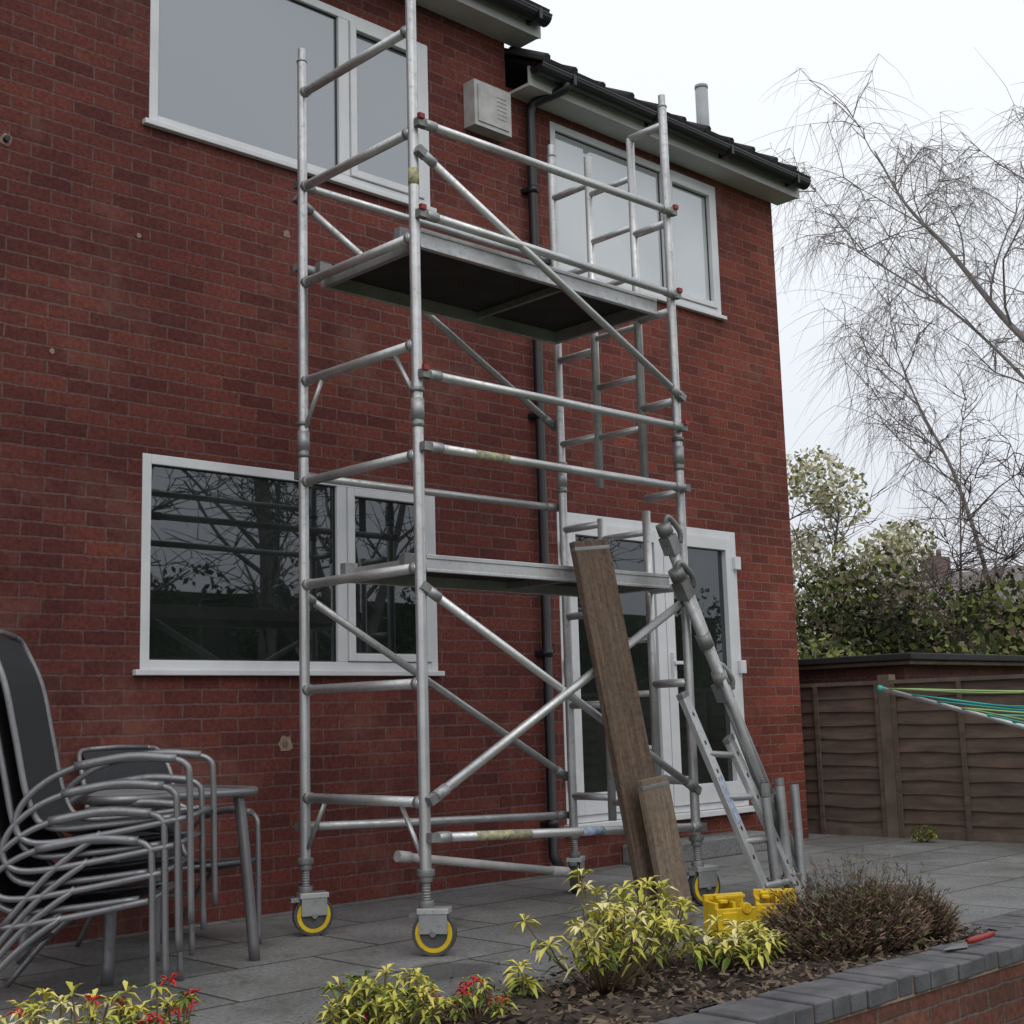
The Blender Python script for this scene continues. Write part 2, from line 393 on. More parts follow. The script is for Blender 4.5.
def roof():
    r=empty('roof'); r.parent=house
    def section(xa,xb,dz,nm):
        ez=5.32+dz
        m=MB()
        m.box((xa,-.20,ez-.02),(xb,-.002,ez),'soffit')
        m.box((xa,-.222,ez-.025),(xb,-.201,ez+.12),'soffit')
        m.obj(nm+'_fascia',r)
        g=MB()
        n=8; prof=[(-.288+.062*math.cos(a),ez+.095+.062*math.sin(a)) for a in [math.pi+math.pi*i/n for i in range(n+1)]]
        for i in range(n):
            (y0,z0),(y1,z1)=prof[i],prof[i+1]
            g.poly([(xa,y0,z0),(xb,y0,z0),(xb,y1,z1),(xa,y1,z1)],'blackpl',True)
        for x in (xa,xb):
            g.poly([(x,y,z) for y,z in prof],'blackpl')
        g.box((xa,-.353,ez+.088),(xb,-.346,ez+.10),'blackpl')
        x=xa+.3
        while x<xb:
            g.box((x,-.355,ez+.03),(x+.03,-.223,ez+.105),'blackpl'); x+=.9
        g.obj(nm+'_gutter',r)
        t=MB(); sl=math.tan(math.radians(27)); y0=-.31; z0=ez+.125
        H=3.81
        t.poly([(xa-.03,y0,z0),(xb+.03,y0,z0),(xb+.03,3.5,z0+sl*H),(xa-.03,3.5,z0+sl*H)],'tile')
        t.poly([(xa-.03,y0,z0-.03),(xb+.03,y0,z0-.03),(xb+.03,3.5,z0-.03+sl*H),(xa-.03,3.5,z0-.03+sl*H)][::-1],'tile')
        t.poly([(xb+.03,7.3,z0),(xa-.03,7.3,z0),(xa-.03,3.5,z0+sl*H),(xb+.03,3.5,z0+sl*H)],'tile')
        t.poly([(xb+.03,y0,z0-.03),(xb+.03,3.5,z0-.03+sl*H),(xb+.03,3.5,z0+sl*H),(xb+.03,y0,z0)],'tile')
        for row in range(6):
            x=xa
            while x<xb-.05:
                yy=y0+row*.3-.02+random.uniform(-.018,.018); zz=z0+sl*(row*.3)-.010+random.uniform(-.010,.010)
                hw=.145
                t.obox((x+hw,yy+.17,zz+.17*sl+.014),(1,0,0),V((0,1,sl+.03)).normalized(),V((0,-sl,1)).normalized(),hw-.004,.19,.013,'tile')
                t.path([(x+.04,yy-.006,zz+.014),(x+.04,yy+.34,zz+.34*sl+.03)],.034,'tile',8)
                x+=.295
        t.obj(nm+'_tiles',r)
        b=MB(); b.poly([(xb+.012,-.22,ez-.025),(xb+.012,3.5,ez-.025+sl*3.7),(xb+.012,3.5,ez+.10+sl*3.7),(xb+.012,-.22,ez+.10)],'soffit')
        b.poly([(xb,-.222,ez-.025),(xb+.012,-.222,ez-.025),(xb+.012,-.222,ez+.10),(xb,-.222,ez+.10)],'soffit')
        b.obj(nm+'_verge',r)
    section(6.22,9.42,0,'right_roof'); section(HX0-.1,6.33,.38,'left_roof')
roof()
def dp():
    m=MB()
    pts=[(6.50,-.288,5.38),(6.50,-.28,5.33),(6.40,-.09,5.27),(6.37,-.065,5.20)]
    m.path(smoothpts(pts,4)+[V(p) for p in [(6.37,-.065,.12),(6.37,-.14,.03)]],.034,'blackpl',12)
    for z in (4.6,3.0,1.4,.3): 
        m.tube((6.37,-.065,z),(6.37,-.065,z+.05),.040,'blackpl'); m.box((6.32,-.04,z+.01),(6.42,-.002,z+.04),'blackpl')
    m.obj('downpipe',house)
    f=MB(); f.tube((8.9,.35,5.6),(8.9,.35,6.33),.055,'flue',20); f.tube((8.9,.35,6.33),(8.9,.35,6.36),.058,'flue',20); f.obj('flue_pipe',house)
dp()

# ------------------------------------------------------------ ground
g=MB(); g.poly([(-250,-250,-.62),(300,-250,-.62),(300,300,-.62),(-250,300,-.62)],'grass'); g.obj('ground')
g=MB()
g.box((-4,-2.6,-.616),(9.9,0.0,0.0),'patio')
g.box((5.76,-3.14,-.616),(9.9,-2.6,0.0),'patio')
g.box((9.331,0.0,-.616),(9.9,7,0.0),'patio')
g.obj('patio')
g=MB(); g.box((9.9,-14,-.61),(60,40,-.03),'grass'); g.obj('neighbour_garden_ground')
bed=empty('raised_bed')
g=MB()
nx,ny=90,18
for i in range(nx+1):
    for j in range(ny+1):
        x=-2+(5.74+2)*i/nx; y=-2.605-(3.455-2.605)*j/ny
        z=.01+.03*math.sin(x*5+y*3)+random.uniform(-.015,.02)-(.02 if j==0 else 0)
        g.v.append((x,y,z))
for i in range(nx):
    for j in range(ny):
        a=i*(ny+1)+j; g.face([a,a+1,a+ny+2,a+ny+1],'soil',True)
g.obj('soil',bed)
def coping(x0,x1,y0,y1,z,w=.105):
    c=MB(); x=x0
    while x<x1-.02:
        dz=random.uniform(-.006,.005)
        c.box((x+.004,y0+random.uniform(-.007,.007),z-.065),(min(x+w,x1)-.004,y1+random.uniform(-.007,.007),z+dz),'edgeb')
        x+=w
    return c
coping(-2,8.0,-3.70,-3.46,.055).obj('coping',bed,.006)
g=MB(); g.box((-2,-3.69,-.02),(8,-3.47,.046),'mortar'); g.box((-2,-3.685,-.616),(8,-3.475,-.02),'gardenbrick'); g.obj('bed_wall',bed)
ed=empty('patio_edging')
coping(5.76,9.8,-3.38,-3.142,.012).obj('edge_coping',ed,.006)
g=MB(); g.box((5.76,-3.375,-.616),(9.8,-3.145,-.004),'gardenbrick'); g.obj('edge_wall',ed)
g=MB(); g.box((5.75,-3.464,-.616),(8.0,-3.382,-.16),'soil'); g.obj('soil_trench',bed)
c=MB()
def chip(x,y,z,s,k):
    a=random.uniform(0,6.28);u=V((math.cos(a),math.sin(a),random.uniform(-.5,.5)))*s;w=V((-math.sin(a),math.cos(a),random.uniform(-.8,.8)))*s*random.uniform(.2,.5)
    p=V((x,y,z)); c.poly([p-u-w,p+u-w*.6,p+u*1.1+w,p-u*.8+w],k)
for i in range(6500):
    chip(random.uniform(1.5,5.7),random.uniform(-3.45,-2.58),random.uniform(.02,.055),random.uniform(.005,.022),random.choice(['chip1','chip1','chip2','soil','hbrn','hbrn']))
for i in range(360):
    chip(random.uniform(2.8,5.7),-2.6+abs(random.gauss(0,.22)),.005,random.uniform(.003,.011),random.choice(['chip1','chip2','hbrn']))
c.obj('bark_chips',bed)

# ------------------------------------------------------------ scaffold
FL=V((3.92,-1.70,0));RL=V((3.92,-.80,0));FR=V((5.80,-1.70,0));RR=V((5.80,-.80,0))
up=V((0,0,1))
tower=empty('scaffold_tower')
R=.0255
def ring(mb,p,d,r=.034,l=.05,k='cast'):
    d=V(d).normalized(); mb.tube(V(p)-d*l/2,V(p)+d*l/2,r,k,14)
def frame_posts():
    m=MB()
    for P,top in ((FL,4.52),(RL,4.54),(FR,4.54),(RR,4.54)):
        m.hollow(P+up*.34,P+up*(top-.07),R,'alu')
        m.hollow(P+up*(top-.07),P+up*top,R*.82,'alu')
        m.tube(P+up*(top-.075),P+up*(top-.065),R*1.12,'alud')
        z=2.42
        ring(m,P+up*z,up,.031,.10,'alud'); ring(m,P+up*(z+.09),up,.034,.02,'cast'); ring(m,P+up*(z-.07),up,.029,.03,'cast')
    m.obj('posts',tower)
    m=MB(); lv=[.65+.52*i for i in range(8)]
    for z in lv:
        m.tube(FL+up*z,RL+up*z,R*.92,'alu')
        for P in (FL,RL):
            s=1 if P is FL else -1
            m.tube(P+up*z+V((0,s*.02,0)),P+up*z+V((0,s*.05,0)),R*1.12,'alud')
    for zz in (2.73,.65):
        m.tube(FL+up*(zz-.02)+V((0,.16,0)),FL+up*(zz-.24)+V((0,.02,0)),.011,'alu',8)
        m.tube(RL+up*(zz-.02)+V((0,-.16,0)),RL+up*(zz-.24)+V((0,-.02,0)),.011,'alu',8)
    m.obj('left_frame_rungs',tower)
    m=MB()
    ya=FR.y+.9*.28; yb=FR.y+.9*.66
    for (z0,z1) in ((2.32,4.36),(.42,2.14)):
        for y in (ya,yb): m.tube(V((FR.x,y,z0)),V((FR.x,y,z1)),R*.95,'alu')
    for i,z in enumerate(lv):
        zt=z+(.0 if i<7 else .07)
        m.tube(V((FR.x,FR.y,zt)),V((FR.x,ya,zt)),R*.9,'alu')
        m.tube(V((FR.x,yb,z-.1)),V((FR.x,RR.y,z-.1)),R*.85,'alu')
    z=.52
    while z<4.35:
        if not 2.15<z<2.33: m.tube(V((FR.x,ya,z)),V((FR.x,yb,z)),.018,'alu',10)
        z+=.30
    m.obj('ladder_frame',tower)
    m=MB()
    def brace(a,b,r=.021,red=False,k='alu'):
        a=V(a);b=V(b);d=(b-a).normalized()
        m.tube(a+d*.05,b-d*.05,r,k,12)
        for p,s in ((a,1),(b,-1)):
            m.tube(p+d*s*.03,p+d*s*.10,r*1.2,'alud',12)
            m.obox(p+d*s*.015,(d.x,d.y,d.z),(0,1,0) ,d.cross(V((0,1,0))).normalized(),.030,.018,.020,'cast')
            if red: m.box(p+V((-.018,-.030,.012)),p+V((.014,-.010,.036)),'red')
    o=-.045
    def F(x,z): return (x,FL.y+o,z)
    def B(x,z): return (x,RL.y+.045,z)
    xl,xr=FL.x,FR.x
    brace(F(xl,3.80),F(xr,3.82),red=True)
    brace(F(xl,3.35),F(xr,3.33),red=True)
    brace(F(xl,2.58),F(xr,2.57),red=True)
    brace(F(xl,2.24),F(xr,2.23),.022)
    brace(F(xl,.50),F(xr,.41),.021)
    brace(B(xl,3.80),B(xr,3.80)); brace(B(xl,3.35),B(xr,3.35)); brace(B(xl,2.25),B(xr,2.25)); brace(B(xl,.51),B(xr,.44))
    brace(F(xl,3.66),F(xr,2.74),.02); brace(B(xl,3.72),B(xr,2.75),.02)
    brace(F(xl,.66),F(xr,1.64),.022); brace((xl,FL.y-.02,1.60),(xr,FR.y-.02,.60),.02); brace(B(xl,1.66),B(xr,.66),.02)
    m.tube((4.38,-.96,.34),(5.61,-.9,.145),.022,'pipe'); m.tube((5.5,-.9,.16),(5.63,-.9,.142),.029,'pipe'); m.tube((4.36,-.96,.343),(4.44,-.96,.33),.029,'pipe')
    m.tube((3.95,-1.66,.5),(4.15,-1.45,.28),.014,'alud')
    d=(V(F(xr,2.23))-V(F(xl,2.24))).normalized()
    m.tube(V(F(xl,2.24))+d*.30,V(F(xl,2.24))+d*.52,.0225,'label',12); 
    d=(V(F(xr,.41))-V(F(xl,.50))).normalized()
    m.tube(V(F(xl,.50))+d*.25,V(F(xl,.50))+d*.6,.0217,'label',12); m.tube(V(F(xl,.50))+d*.95,V(F(xl,.50))+d*1.1,.0217,'bluelabel',12)
    m.tube(FL+up*3.50,FL+up*3.58,R+.0008,'label',14)
    m.obj('braces',tower)
    m=MB()
    def deck(z,y0,y1,xa,xb,th=.09):
        m.box((xa,y0,z-th),(xb,y0+.03,z),'alu'); m.box((xa,y1-.03,z-th),(xb,y1,z),'alu')
        m.box((xa,y0+.03,z-th),(xa+.03,y1-.03,z-.005),'alud'); m.box((xb-.03,y0+.03,z-th),(xb,y1-.03,z-.005),'alud')
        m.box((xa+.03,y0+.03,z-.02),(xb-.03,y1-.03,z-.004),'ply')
        x=xa+(xb-xa)*.62; m.box((x-.012,y0+.03,z-.06),(x+.012,y1-.03,z-.021),'cast')
        m.box((xa,y0-.006,z-.018),(xb,y0-.0005,z+.003),'alu')
        m.box((xa,y0-.006,z-th-.003),(xb,y0-.0005,z-th+.012),'alu')
        for x,s in ((xa,-1),(xb,1)):
            for y in (y0+.06,y1-.10):
                m.box((x,y,z-.045),(x+s*.075,y+.045,z+.012),'cast')
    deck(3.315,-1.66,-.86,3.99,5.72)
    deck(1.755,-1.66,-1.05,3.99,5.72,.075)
    m.obj('platforms',tower,.003)
    for i,(P,ang) in enumerate(((FL,-.9),(RL,-.4),(FR,-.2),(RR,.6))):
        m=MB(); d=V((math.cos(ang),math.sin(ang),0)); sd=V((-d.y,d.x,0))
        m.tube(P+up*.22,P+up*.40,.018,'cast',12)
        for k in range(9): m.tube(P+up*(.235+.012*k),P+up*(.241+.012*k),.0205,'alud',12)
        m.tube(P+up*.335,P+up*.365,.040,'cast',8); m.tube(P+up*.31,P+up*.335,.03,'cast',14)
        m.tube(P+up*.20,P+up*.232,.034,'cast',14)
        C=P+d*.035
        m.obox(C+up*.190,d,sd,up,.070,.045,.012,'alu')
        for s in (-1,1):
            m.obox(C+sd*s*.037+up*.145,d,sd,up,.062,.004,.05,'alud')
        W=C+up*.096
        m.tube(W-sd*.024,W+sd*.024,.096,'rubber',28)
        m.tube(W-sd*.026,W+sd*.026,.082,'yellow',24)
        m.tube(W-sd*.028,W+sd*.028,.062,'rubber',20)
        m.tube(W-sd*.047,W+sd*.047,.014,'cast',12)
        m.obox(C-d*.08+up*.17,d,sd,up,.03,.02,.010,'cast')
        m.obj('castor',tower,.002)
frame_posts()

# ------------------------------------------------------------ boards
def board(name,p0,p1,wdir,w,t,k):
    p0=V(p0);p1=V(p1);z=(p1-p0);Ln=z.length;z.normalize();x=V(wdir);x=(x-z*x.dot(z)).normalized();y=z.cross(x)
    mb=MB()
    mb.box((-w/2,-t/2,0),(w/2,t/2,Ln),k)
    for zz in (.03,Ln-.05): mb.box((-w/2-.001,-t/2-.001,zz),(w/2+.001,t/2+.001,zz+.02),'cast')
    o=mb.obj(name,None,.003)
    o.matrix_world=Matrix((( x.x,y.x,z.x,p0.x),(x.y,y.y,z.y,p0.y),(x.z,y.z,z.z,p0.z),(0,0,0,1)))
    return o
board('wooden_scaffold_board',(5.19,-1.96,.0),(4.995,-1.745,1.88),(1,-.12,0),.235,.04,'wood')
board('wooden_scaffold_board',(5.20,-2.06,.0),(5.13,-1.98,.70),(1,0,0),.20,.038,'wood2')

# ------------------------------------------------------------ leaning parts
st=empty('stabiliser_legs'); m=MB()
def leg(a,b,r=.028):
    a=V(a);b=V(b);d=(b-a).normalized()
    m.tube(a,b,r,'alud'); m.tube(a-d*.01,a+d*.06,r*1.35,'rubber')
    m.tube(b-d*.03,b+d*.03,r*1.4,'cast')
    m.path(smoothpts([b,b+d*.05+V((.03,-.02,.02)),b+V((.09,-.03,-.01)),b+V((.10,-.02,-.07))],4),.016,'cast',8)
    m.obox(b-d*.09,d,(0,1,0),d.cross(V((0,1,0))).normalized(),.05,.036,.036,'cast')
leg((6.55,-1.82,.0),(5.56,-1.775,1.98),.03); leg((6.66,-1.80,.0),(5.63,-1.79,1.74),.03)
m.tube(V((5.80,-1.775,1.56)),V((6.40,-1.92,.05)),.022,'alud'); 
leg((6.46,-1.88,0),(5.95,-1.775,1.2),.02)
for t in (.25,.6): ring(m,V((6.55,-1.82,.0)).lerp(V((5.56,-1.775,1.98)),t),V((-1.0,0,2)),.042,.08)
for t in (.3,.8): ring(m,V((6.66,-1.80,.0)).lerp(V((5.63,-1.79,1.74)),t),V((-1.03,0,1.74)),.042,.08)
m.obj('legs',st)
ld=empty('short_ladder'); m=MB()
A0,A1=V((5.97,-2.04,.0)),V((5.63,-1.79,1.10)); B0,B1=V((6.30,-2.0,.0)),V((5.99,-1.80,.86))
for a,b in ((A0,A1),(B0,B1)):
    z=(b-a).normalized(); x=V((1,.3,0));x=(x-z*x.dot(z)).normalized(); y=z.cross(x)
    m.obox((a+b)/2,x,y,z,.048,.015,(b-a).length/2,'alu')
    for i in range(7):
        p=a.lerp(b,(i+.7)/7.4); m.tube(p-y*.0165,p+y*.0165,.014,'blackpl',10)
    m.obox(b,x,y,z,.050,.018,.015,'cast')
for t in (.12,.38,.64,.9): m.tube(A0.lerp(A1,t*.8),B0.lerp(B1,t),.018,'alud')
z=(A1-A0).normalized(); x=V((1,.3,0));x=(x-z*x.dot(z)).normalized(); y=z.cross(x)
m.obox(A0.lerp(A1,.5),x,y,z,.03,.0175,.13,'bluelabel')
m.obj('ladder_parts',ld,.002)
sp=empty('steel_post_stack'); m=MB()
for i,(x,y,h,k) in enumerate(((6.12,-1.98,.55,'alud'),(6.19,-1.92,.62,'cast'),(6.26,-1.96,.60,'alud'),(6.33,-1.90,.64,'cast'),(6.40,-1.94,.60,'alud'))):
    m.hollow((x,y,0),(x-.03+.012*i,y+.03,h),.026,k); m.tube((x,y,0),(x,y,.02),.033,'cast')
m.tube((6.08,-1.94,.12),(6.45,-1.94,.12),.012,'cast')
m.obj('posts',sp)

def clip(x,y,rot,z0=0,s=1.0):
    e=empty('yellow_toeboard_clip'); m=MB()
    c,sn=math.cos(rot),math.sin(rot); ax=V((c,sn,0));ay=V((-sn,c,0)); o=V((x,y,z0))
    def bx(cx_,cy_,cz,hx,hy,hz,k='yellow'): m.obox(o+(ax*cx_+ay*cy_+up*cz)*s,ax,ay,up,hx*s,hy*s,hz*s,k)
    bx(0,0,.015,.08,.055,.012); bx(0,.05,.085,.08,.008,.058); bx(0,-.05,.065,.08,.008,.038)
    bx(-.072,0,.075,.008,.042,.048); bx(.072,0,.06,.008,.042,.033); bx(0,0,.075,.006,.042,.048)
    bx(-.03,-.061,.07,.03,.004,.02); bx(0,.0,.138,.06,.014,.006); bx(-.04,0,.125,.015,.04,.006)
    m.tube(o+(up*.1+ax*.04-ay*.065)*s,o+(up*.1+ax*.04-ay*.03)*s,.02*s,'yellow')
    m.obj('clip_body',e,.004)
clip(5.12,-2.42,-.45,0,1.25); clip(5.37,-2.50,-.85,0,1.25)
e=empty('hand_trowel'); m=MB()
m.path(smoothpts([(5.16,-3.56,.075),(5.25,-3.57,.078),(5.34,-3.58,.085)],3),[.010,.013,.014,.013,.011,.013,.010],'red',8)
m.poly([(5.16,-3.56,.074),(5.10,-3.525,.066),(4.98,-3.55,.063),(5.09,-3.60,.066)],'cast'); m.poly([(5.16,-3.56,.071),(5.09,-3.60,.063),(4.98,-3.55,.060),(5.10,-3.525,.063)],'cast')
m.obj('trowel_parts',e)

# ------------------------------------------------------------ chairs + table
def chair(name,org,fwd,parent,dz=0,df=0,hb=1.0,ub=0.0):
    f=V(fwd).normalized(); l=V((-f.y,f.x,0))
    def P(u,w,z):
        if z>.62: z=.62+(z-.62)*hb
        return V(org)+f*(u+df)+l*w+up*(z+dz)
    m=MB(); W=.27; r=.0125
    for s in (-1,1):
        w=s*W
        pts=[P(.33,w,0),P(.325,w,.25),P(.32,w,.50),P(.305,w,.575),P(.22,w,.598),P(.0,w,.595),P(-.16,w,.55),P(-.27,w,.47),P(-.31,w,.385),P(-.28,w,.32),P(-.18,w,.305),P(.05,w,.335),P(.31,w,.38)]
        m.path(smoothpts(pts,5),r,'chair',10)
        m.path([q+up*.006 for q in smoothpts([P(.27,w,.590),P(.1,w,.602),P(-.10,w,.572)],5)],.0175,'chair',10)
        m.path(smoothpts([P(.27,w*.9,.385),P(0,w*.9,.36),P(-.20,w*.9,.36),P(-.29-ub,w*.9,.46),P(-.34-ub,w*.9,.68),P(-.39-ub,w*.9,.9),P(-.46-ub,w*.82,1.06),P(-.475-ub,w*.6,1.09)],5),.0125,'chair',10)
        m.path(smoothpts([P(.0,w,.335),P(-.18,w,.2),P(-.36,w,0)],4),r,'chair',10)
    m.path([P(-.475-ub,-W*.6,1.09),P(-.48-ub,0,1.10),P(-.475-ub,W*.6,1.09)],.0125,'chair',10)
    m.tube(P(.31,-W,.38),P(.31,W,.38),.010,'chair',10); m.tube(P(-.18,-W,.2),P(-.18,W,.2),.008,'chair',10)
    prof=[(.27,.385),(.1,.355),(0,.35),(-.20,.35),(-.29-ub,.46),(-.34-ub,.68),(-.39-ub,.9),(-.455-ub,1.05),(-.475-ub,1.08)]
    pr=smoothpts([V((a,0,b)) for a,b in prof],4)
    for i in range(len(pr)-1):
        a,b=pr[i],pr[i+1]; w=W*.89 if b.z<1.0 else W*.75
        m.poly([P(a.x,-w,a.z),P(b.x,-w,b.z),P(b.x,w,b.z),P(a.x,w,a.z)],'sling',True)
    m.obj(name,parent)
cs=empty('stacked_garden_chairs')
fw=V((.76,-.65,0))
near=V((2.58,-1.75,0)); lat=V((.65,.76,0))
org=near-fw*.33+lat*.27
for i in range(4): chair('chair',org,fw,cs,dz=.098*i,df=.045*i,ub=-.015)
gc=empty('garden_chair'); chair('chair',V((3.36,-.50,0)),V((.05,-1,0)),gc,0,0,.62)
def table():
    e=empty('garden_table'); m=MB()
    x0,x1,y0,y1=2.66,3.42,-1.22,-.36; z=.72
    def rr(r,inset):
        pts=[]
        for cx_,cy_,a0 in ((x1-r-inset,y1-r-inset,0),(x0+r+inset,y1-r-inset,90),(x0+r+inset,y0+r+inset,180),(x1-r-inset,y0+r+inset,270)):
            for i in range(7):
                a=math.radians(a0+i*15); pts.append(V((cx_+r*math.cos(a),cy_+r*math.sin(a),z)))
        return pts
    p=rr(.14,0); m.path(p+[p[0],p[1]],.019,'chair',10,caps=False)
    for i in range(12):
        yy=y0+.05+i*(y1-y0-.1)/11; m.box((x0+.04,yy-.027,z-.006),(x1-.04,yy+.027,z+.008),'alud')
    for cx_,cy_,sx,sy in ((x1-.09,y0+.09,1,-1),(x1-.09,y1-.09,1,1),(x0+.09,y0+.09,-1,-1),(x0+.09,y1-.09,-1,1)):
        m.path(smoothpts([(cx_,cy_,z-.015),(cx_+.01*sx,cy_+.01*sy,z-.1),(cx_+.03*sx,cy_+.03*sy,.35),(cx_+.055*sx,cy_+.05*sy,0)],5),[.024]*16,'chair',12)
    m.obj('table_parts',e)
table()

# ------------------------------------------------------------ fence + shed
fn=empty('lap_panel_fence'); m=MB(); FX=9.72
posts=[3.2,1.33,-.56,-2.43,-4.3,-6.2]
for y in posts: m.box((FX-.055,y-.05,-.6),(FX+.05,y+.05,1.27),'fpost')
for a,b in zip(posts[:-1],posts[1:]):
    y1,y0=a-.052,b+.052; nb=11; h=1.19/nb
    for i in range(nb):
        zz=.02+i*h; bx=FX-.012+random.uniform(-.003,.003)
        n=6; ws=[random.uniform(-.009,.009) for _ in range(n+1)]
        for q in range(n):
            ya_=y0+(y1-y0)*q/n; yb_=y0+(y1-y0)*(q+1)/n
            m.poly([(bx-.016,ya_,zz-.012+ws[q]),(bx-.016,yb_,zz-.012+ws[q+1]),(bx+.006,yb_,zz+h+.01),(bx+.006,ya_,zz+h+.01)][::-1],'fence')
            m.poly([(bx-.016,ya_,zz-.012+ws[q]),(bx-.016,yb_,zz-.012+ws[q+1]),(bx-.004,yb_,zz-.012+ws[q+1]),(bx-.004,ya_,zz-.012+ws[q])],'fence')
    m.box((FX-.05,y0,1.195),(FX+.03,y1,1.225),'fpost')
    for k in range(4):
        yy=y0+(y1-y0)*(k)/3; yy=min(max(yy,y0+.02),y1-.02)
        m.box((FX-.052,yy-.018,.0),(FX-.032,yy+.018,1.194),'fence')
    m.box((FX-.03,y0,.0),(FX+.02,y1,.06),'fpost')
m.obj('fence_parts',fn)
sh=empty('garden_shed'); m=MB(); m.box((10.4,-.33,-.03),(12.6,2.6,1.36),'gardenbrick'); m.obj('walls',sh)
m=MB(); m.box((10.3,-.45,1.362),(12.7,2.7,1.40),'fence'); m.box((10.27,-.48,1.401),(12.73,2.73,1.46),'felt'); m.obj('flat_roof',sh,.01)

# ------------------------------------------------------------ rotary dryer
rd=empty('rotary_clothes_dryer'); m=MB(); C=V((8.0,-3.55,0)); 
m.tube(C+up*-.6,C+up*1.35,.022,'alu'); hub=C+up*.58; ring(m,hub,up,.05,.10,'blackpl'); 
tips=[]
for k in range(4):
    a=math.radians(109+90*k); t=C+V((math.cos(a),math.sin(a),0))*1.75+up*1.12; tips.append(t)
    m.tube(hub,t,.014,'alu',8); mid=hub.lerp(t,.45); m.tube(C+up*1.2,mid,.010,'alud',8)
    m.tube(t,t+(t-hub).normalized()*.03,.018,'teal',8)
m.obj('dryer_frame',rd)
m=MB(); random.seed(3)
for k in range(4):
    a,b=tips[k],tips[(k+1)%4]
    for j,fr in enumerate((.98,.90,.82,.74,.66,.58,.5)):
        p,q=hub.lerp(a,fr)+up*.012,hub.lerp(b,fr)+up*.012
        mid=(p+q)/2-up*random.uniform(.03,.14); pts=smoothpts([p,mid,q],5)
        m.path(pts,.0055,'teal' if j%3 else 'lime',5)
m.obj('dryer_lines',rd)

# ------------------------------------------------------------ vegetation
def pieris(name,base,n,rx,ry,h,mats,seed,redp=.0,Lf=(.05,.085)):
    random.seed(seed); e=empty(name); m=MB(); b=V(base)
    for i in range(n):
        a=random.uniform(0,6.28); rr=math.sqrt(random.random())
        tip=b+V((math.cos(a)*rx*rr,math.sin(a)*ry*rr,h*(.30+.70*random.random()*(1-.45*rr))))
        root=b+V((math.cos(a)*rx*.15*rr,math.sin(a)*ry*.15*rr,0))
        mid=root.lerp(tip,.5)+V((math.cos(a),math.sin(a),0))*.03
        m.path(smoothpts([root,mid,tip],3),[.0045]*3+[.003]*4,'twigg',5)
        for lv in range(3):
            c=tip if lv==0 else mid.lerp(tip,.80-.3*lv)
            k=random.choice(mats)
            if lv>0: k='lgrn' if random.random()<.5 else 'lyel2'
            if lv==0 and random.random()<redp: k='lred'
            nl=random.randint(7,10) if lv==0 else random.randint(2,4)
            for j in range(nl):
                aa=j/nl*6.28+random.uniform(-.4,.4); el=random.uniform(-.5,.9) if lv==0 else random.uniform(-.6,.3)
                d=V((math.cos(aa)*math.cos(el),math.sin(aa)*math.cos(el),math.sin(el))); s=d.cross(up).normalized(); nn=s.cross(d)
                Ln=random.uniform(*Lf)*(.75 if k=='lred' else 1); w=Ln*.15
                p1=c+d*Ln*.5; p2=c+d*Ln-up*Ln*.28
                kk=k if random.random()<.8 else random.choice(mats)
                m.poly([c,p1+s*w+nn*.004,p2,p1-up*.002],kk,True); m.poly([c,p1-up*.002,p2,p1-s*w+nn*.004],kk,True)
    m.obj('leaves_and_stems',e); return e
Y3=['lyel','lyel2','lyel','lpale']
pieris('pieris_shrub',(3.74,-2.90,.02),30,.30,.28,.50,Y3,1)
pieris('pieris_shrub',(4.05,-2.80,.02),24,.24,.20,.38,Y3,12)
pieris('pieris_shrub',(4.42,-2.98,.02),22,.24,.14,.22,['lyel2','lyel2','lpale','lyel'],2)
pieris('pieris_shrub',(3.40,-2.80,.0),4,.06,.06,.20,['lyel','lyel2'],14)
pieris('pieris_shrub',(2.80,-2.84,.0),44,.25,.20,.27,['lyel2','lyel','lgrn'],3,.06,(.035,.065))
pieris('pieris_shrub',(1.72,-2.78,.0),46,.24,.20,.37,['lyel','lyel2','lpale'],4,.10,(.035,.065))
pieris('pieris_shrub',(2.00,-2.80,.0),38,.19,.14,.35,['lyel2','lyel','lgrn'],5,.6,(.035,.06))
pieris('pieris_shrub',(3.12,-2.90,.0),14,.13,.10,.19,['lyel2','lgrn'],6,.55,(.03,.055))
pieris('weed_plant',(9.45,-.95,.0),12,.12,.10,.15,['lgrn','hmid'],9,0,(.03,.05))

def heather(name,c,rx,ry,h,n,seed):
    random.seed(seed); m=MB(); c=V(c); e=empty(name)
    for i in range(n):
        a=random.uniform(0,6.28); rr=math.sqrt(random.random())
        root=c+V((math.cos(a)*rx*rr*.7,math.sin(a)*ry*rr*.7,0))
        hh=h*(1-.5*rr*rr)*random.uniform(.55,1.12)*(1+.22*math.sin(a*3+1)+.12*math.sin(a*7))
        d=V((math.cos(a)*rr*.9+random.gauss(0,.3),math.sin(a)*rr*.7+random.gauss(0,.3),1)).normalized()
        tip=root+d*hh
        s=d.orthogonal().normalized()*.0025
        m.poly([root-s,root+s,tip+s*.3,tip-s*.3],'hea4')
        k0=random.choices(['hea1','hea2','hea3','hea4'],[3.4,4.2,2.2,1.6])[0]
        for q in range(11):
            t=random.uniform(.35,1); p=root.lerp(tip,t); dd=(d+V((random.gauss(0,.6),random.gauss(0,.6),random.gauss(0,.3)))).normalized()
            ln=random.uniform(.012,.030); ss=dd.orthogonal().normalized()*random.uniform(.002,.0045)
            m.poly([p-ss,p+ss,p+dd*ln+ss*.5,p+dd*ln-ss*.5],k0 if random.random()<.65 else 'hea1')
    m.obj('heather_shoots',e)
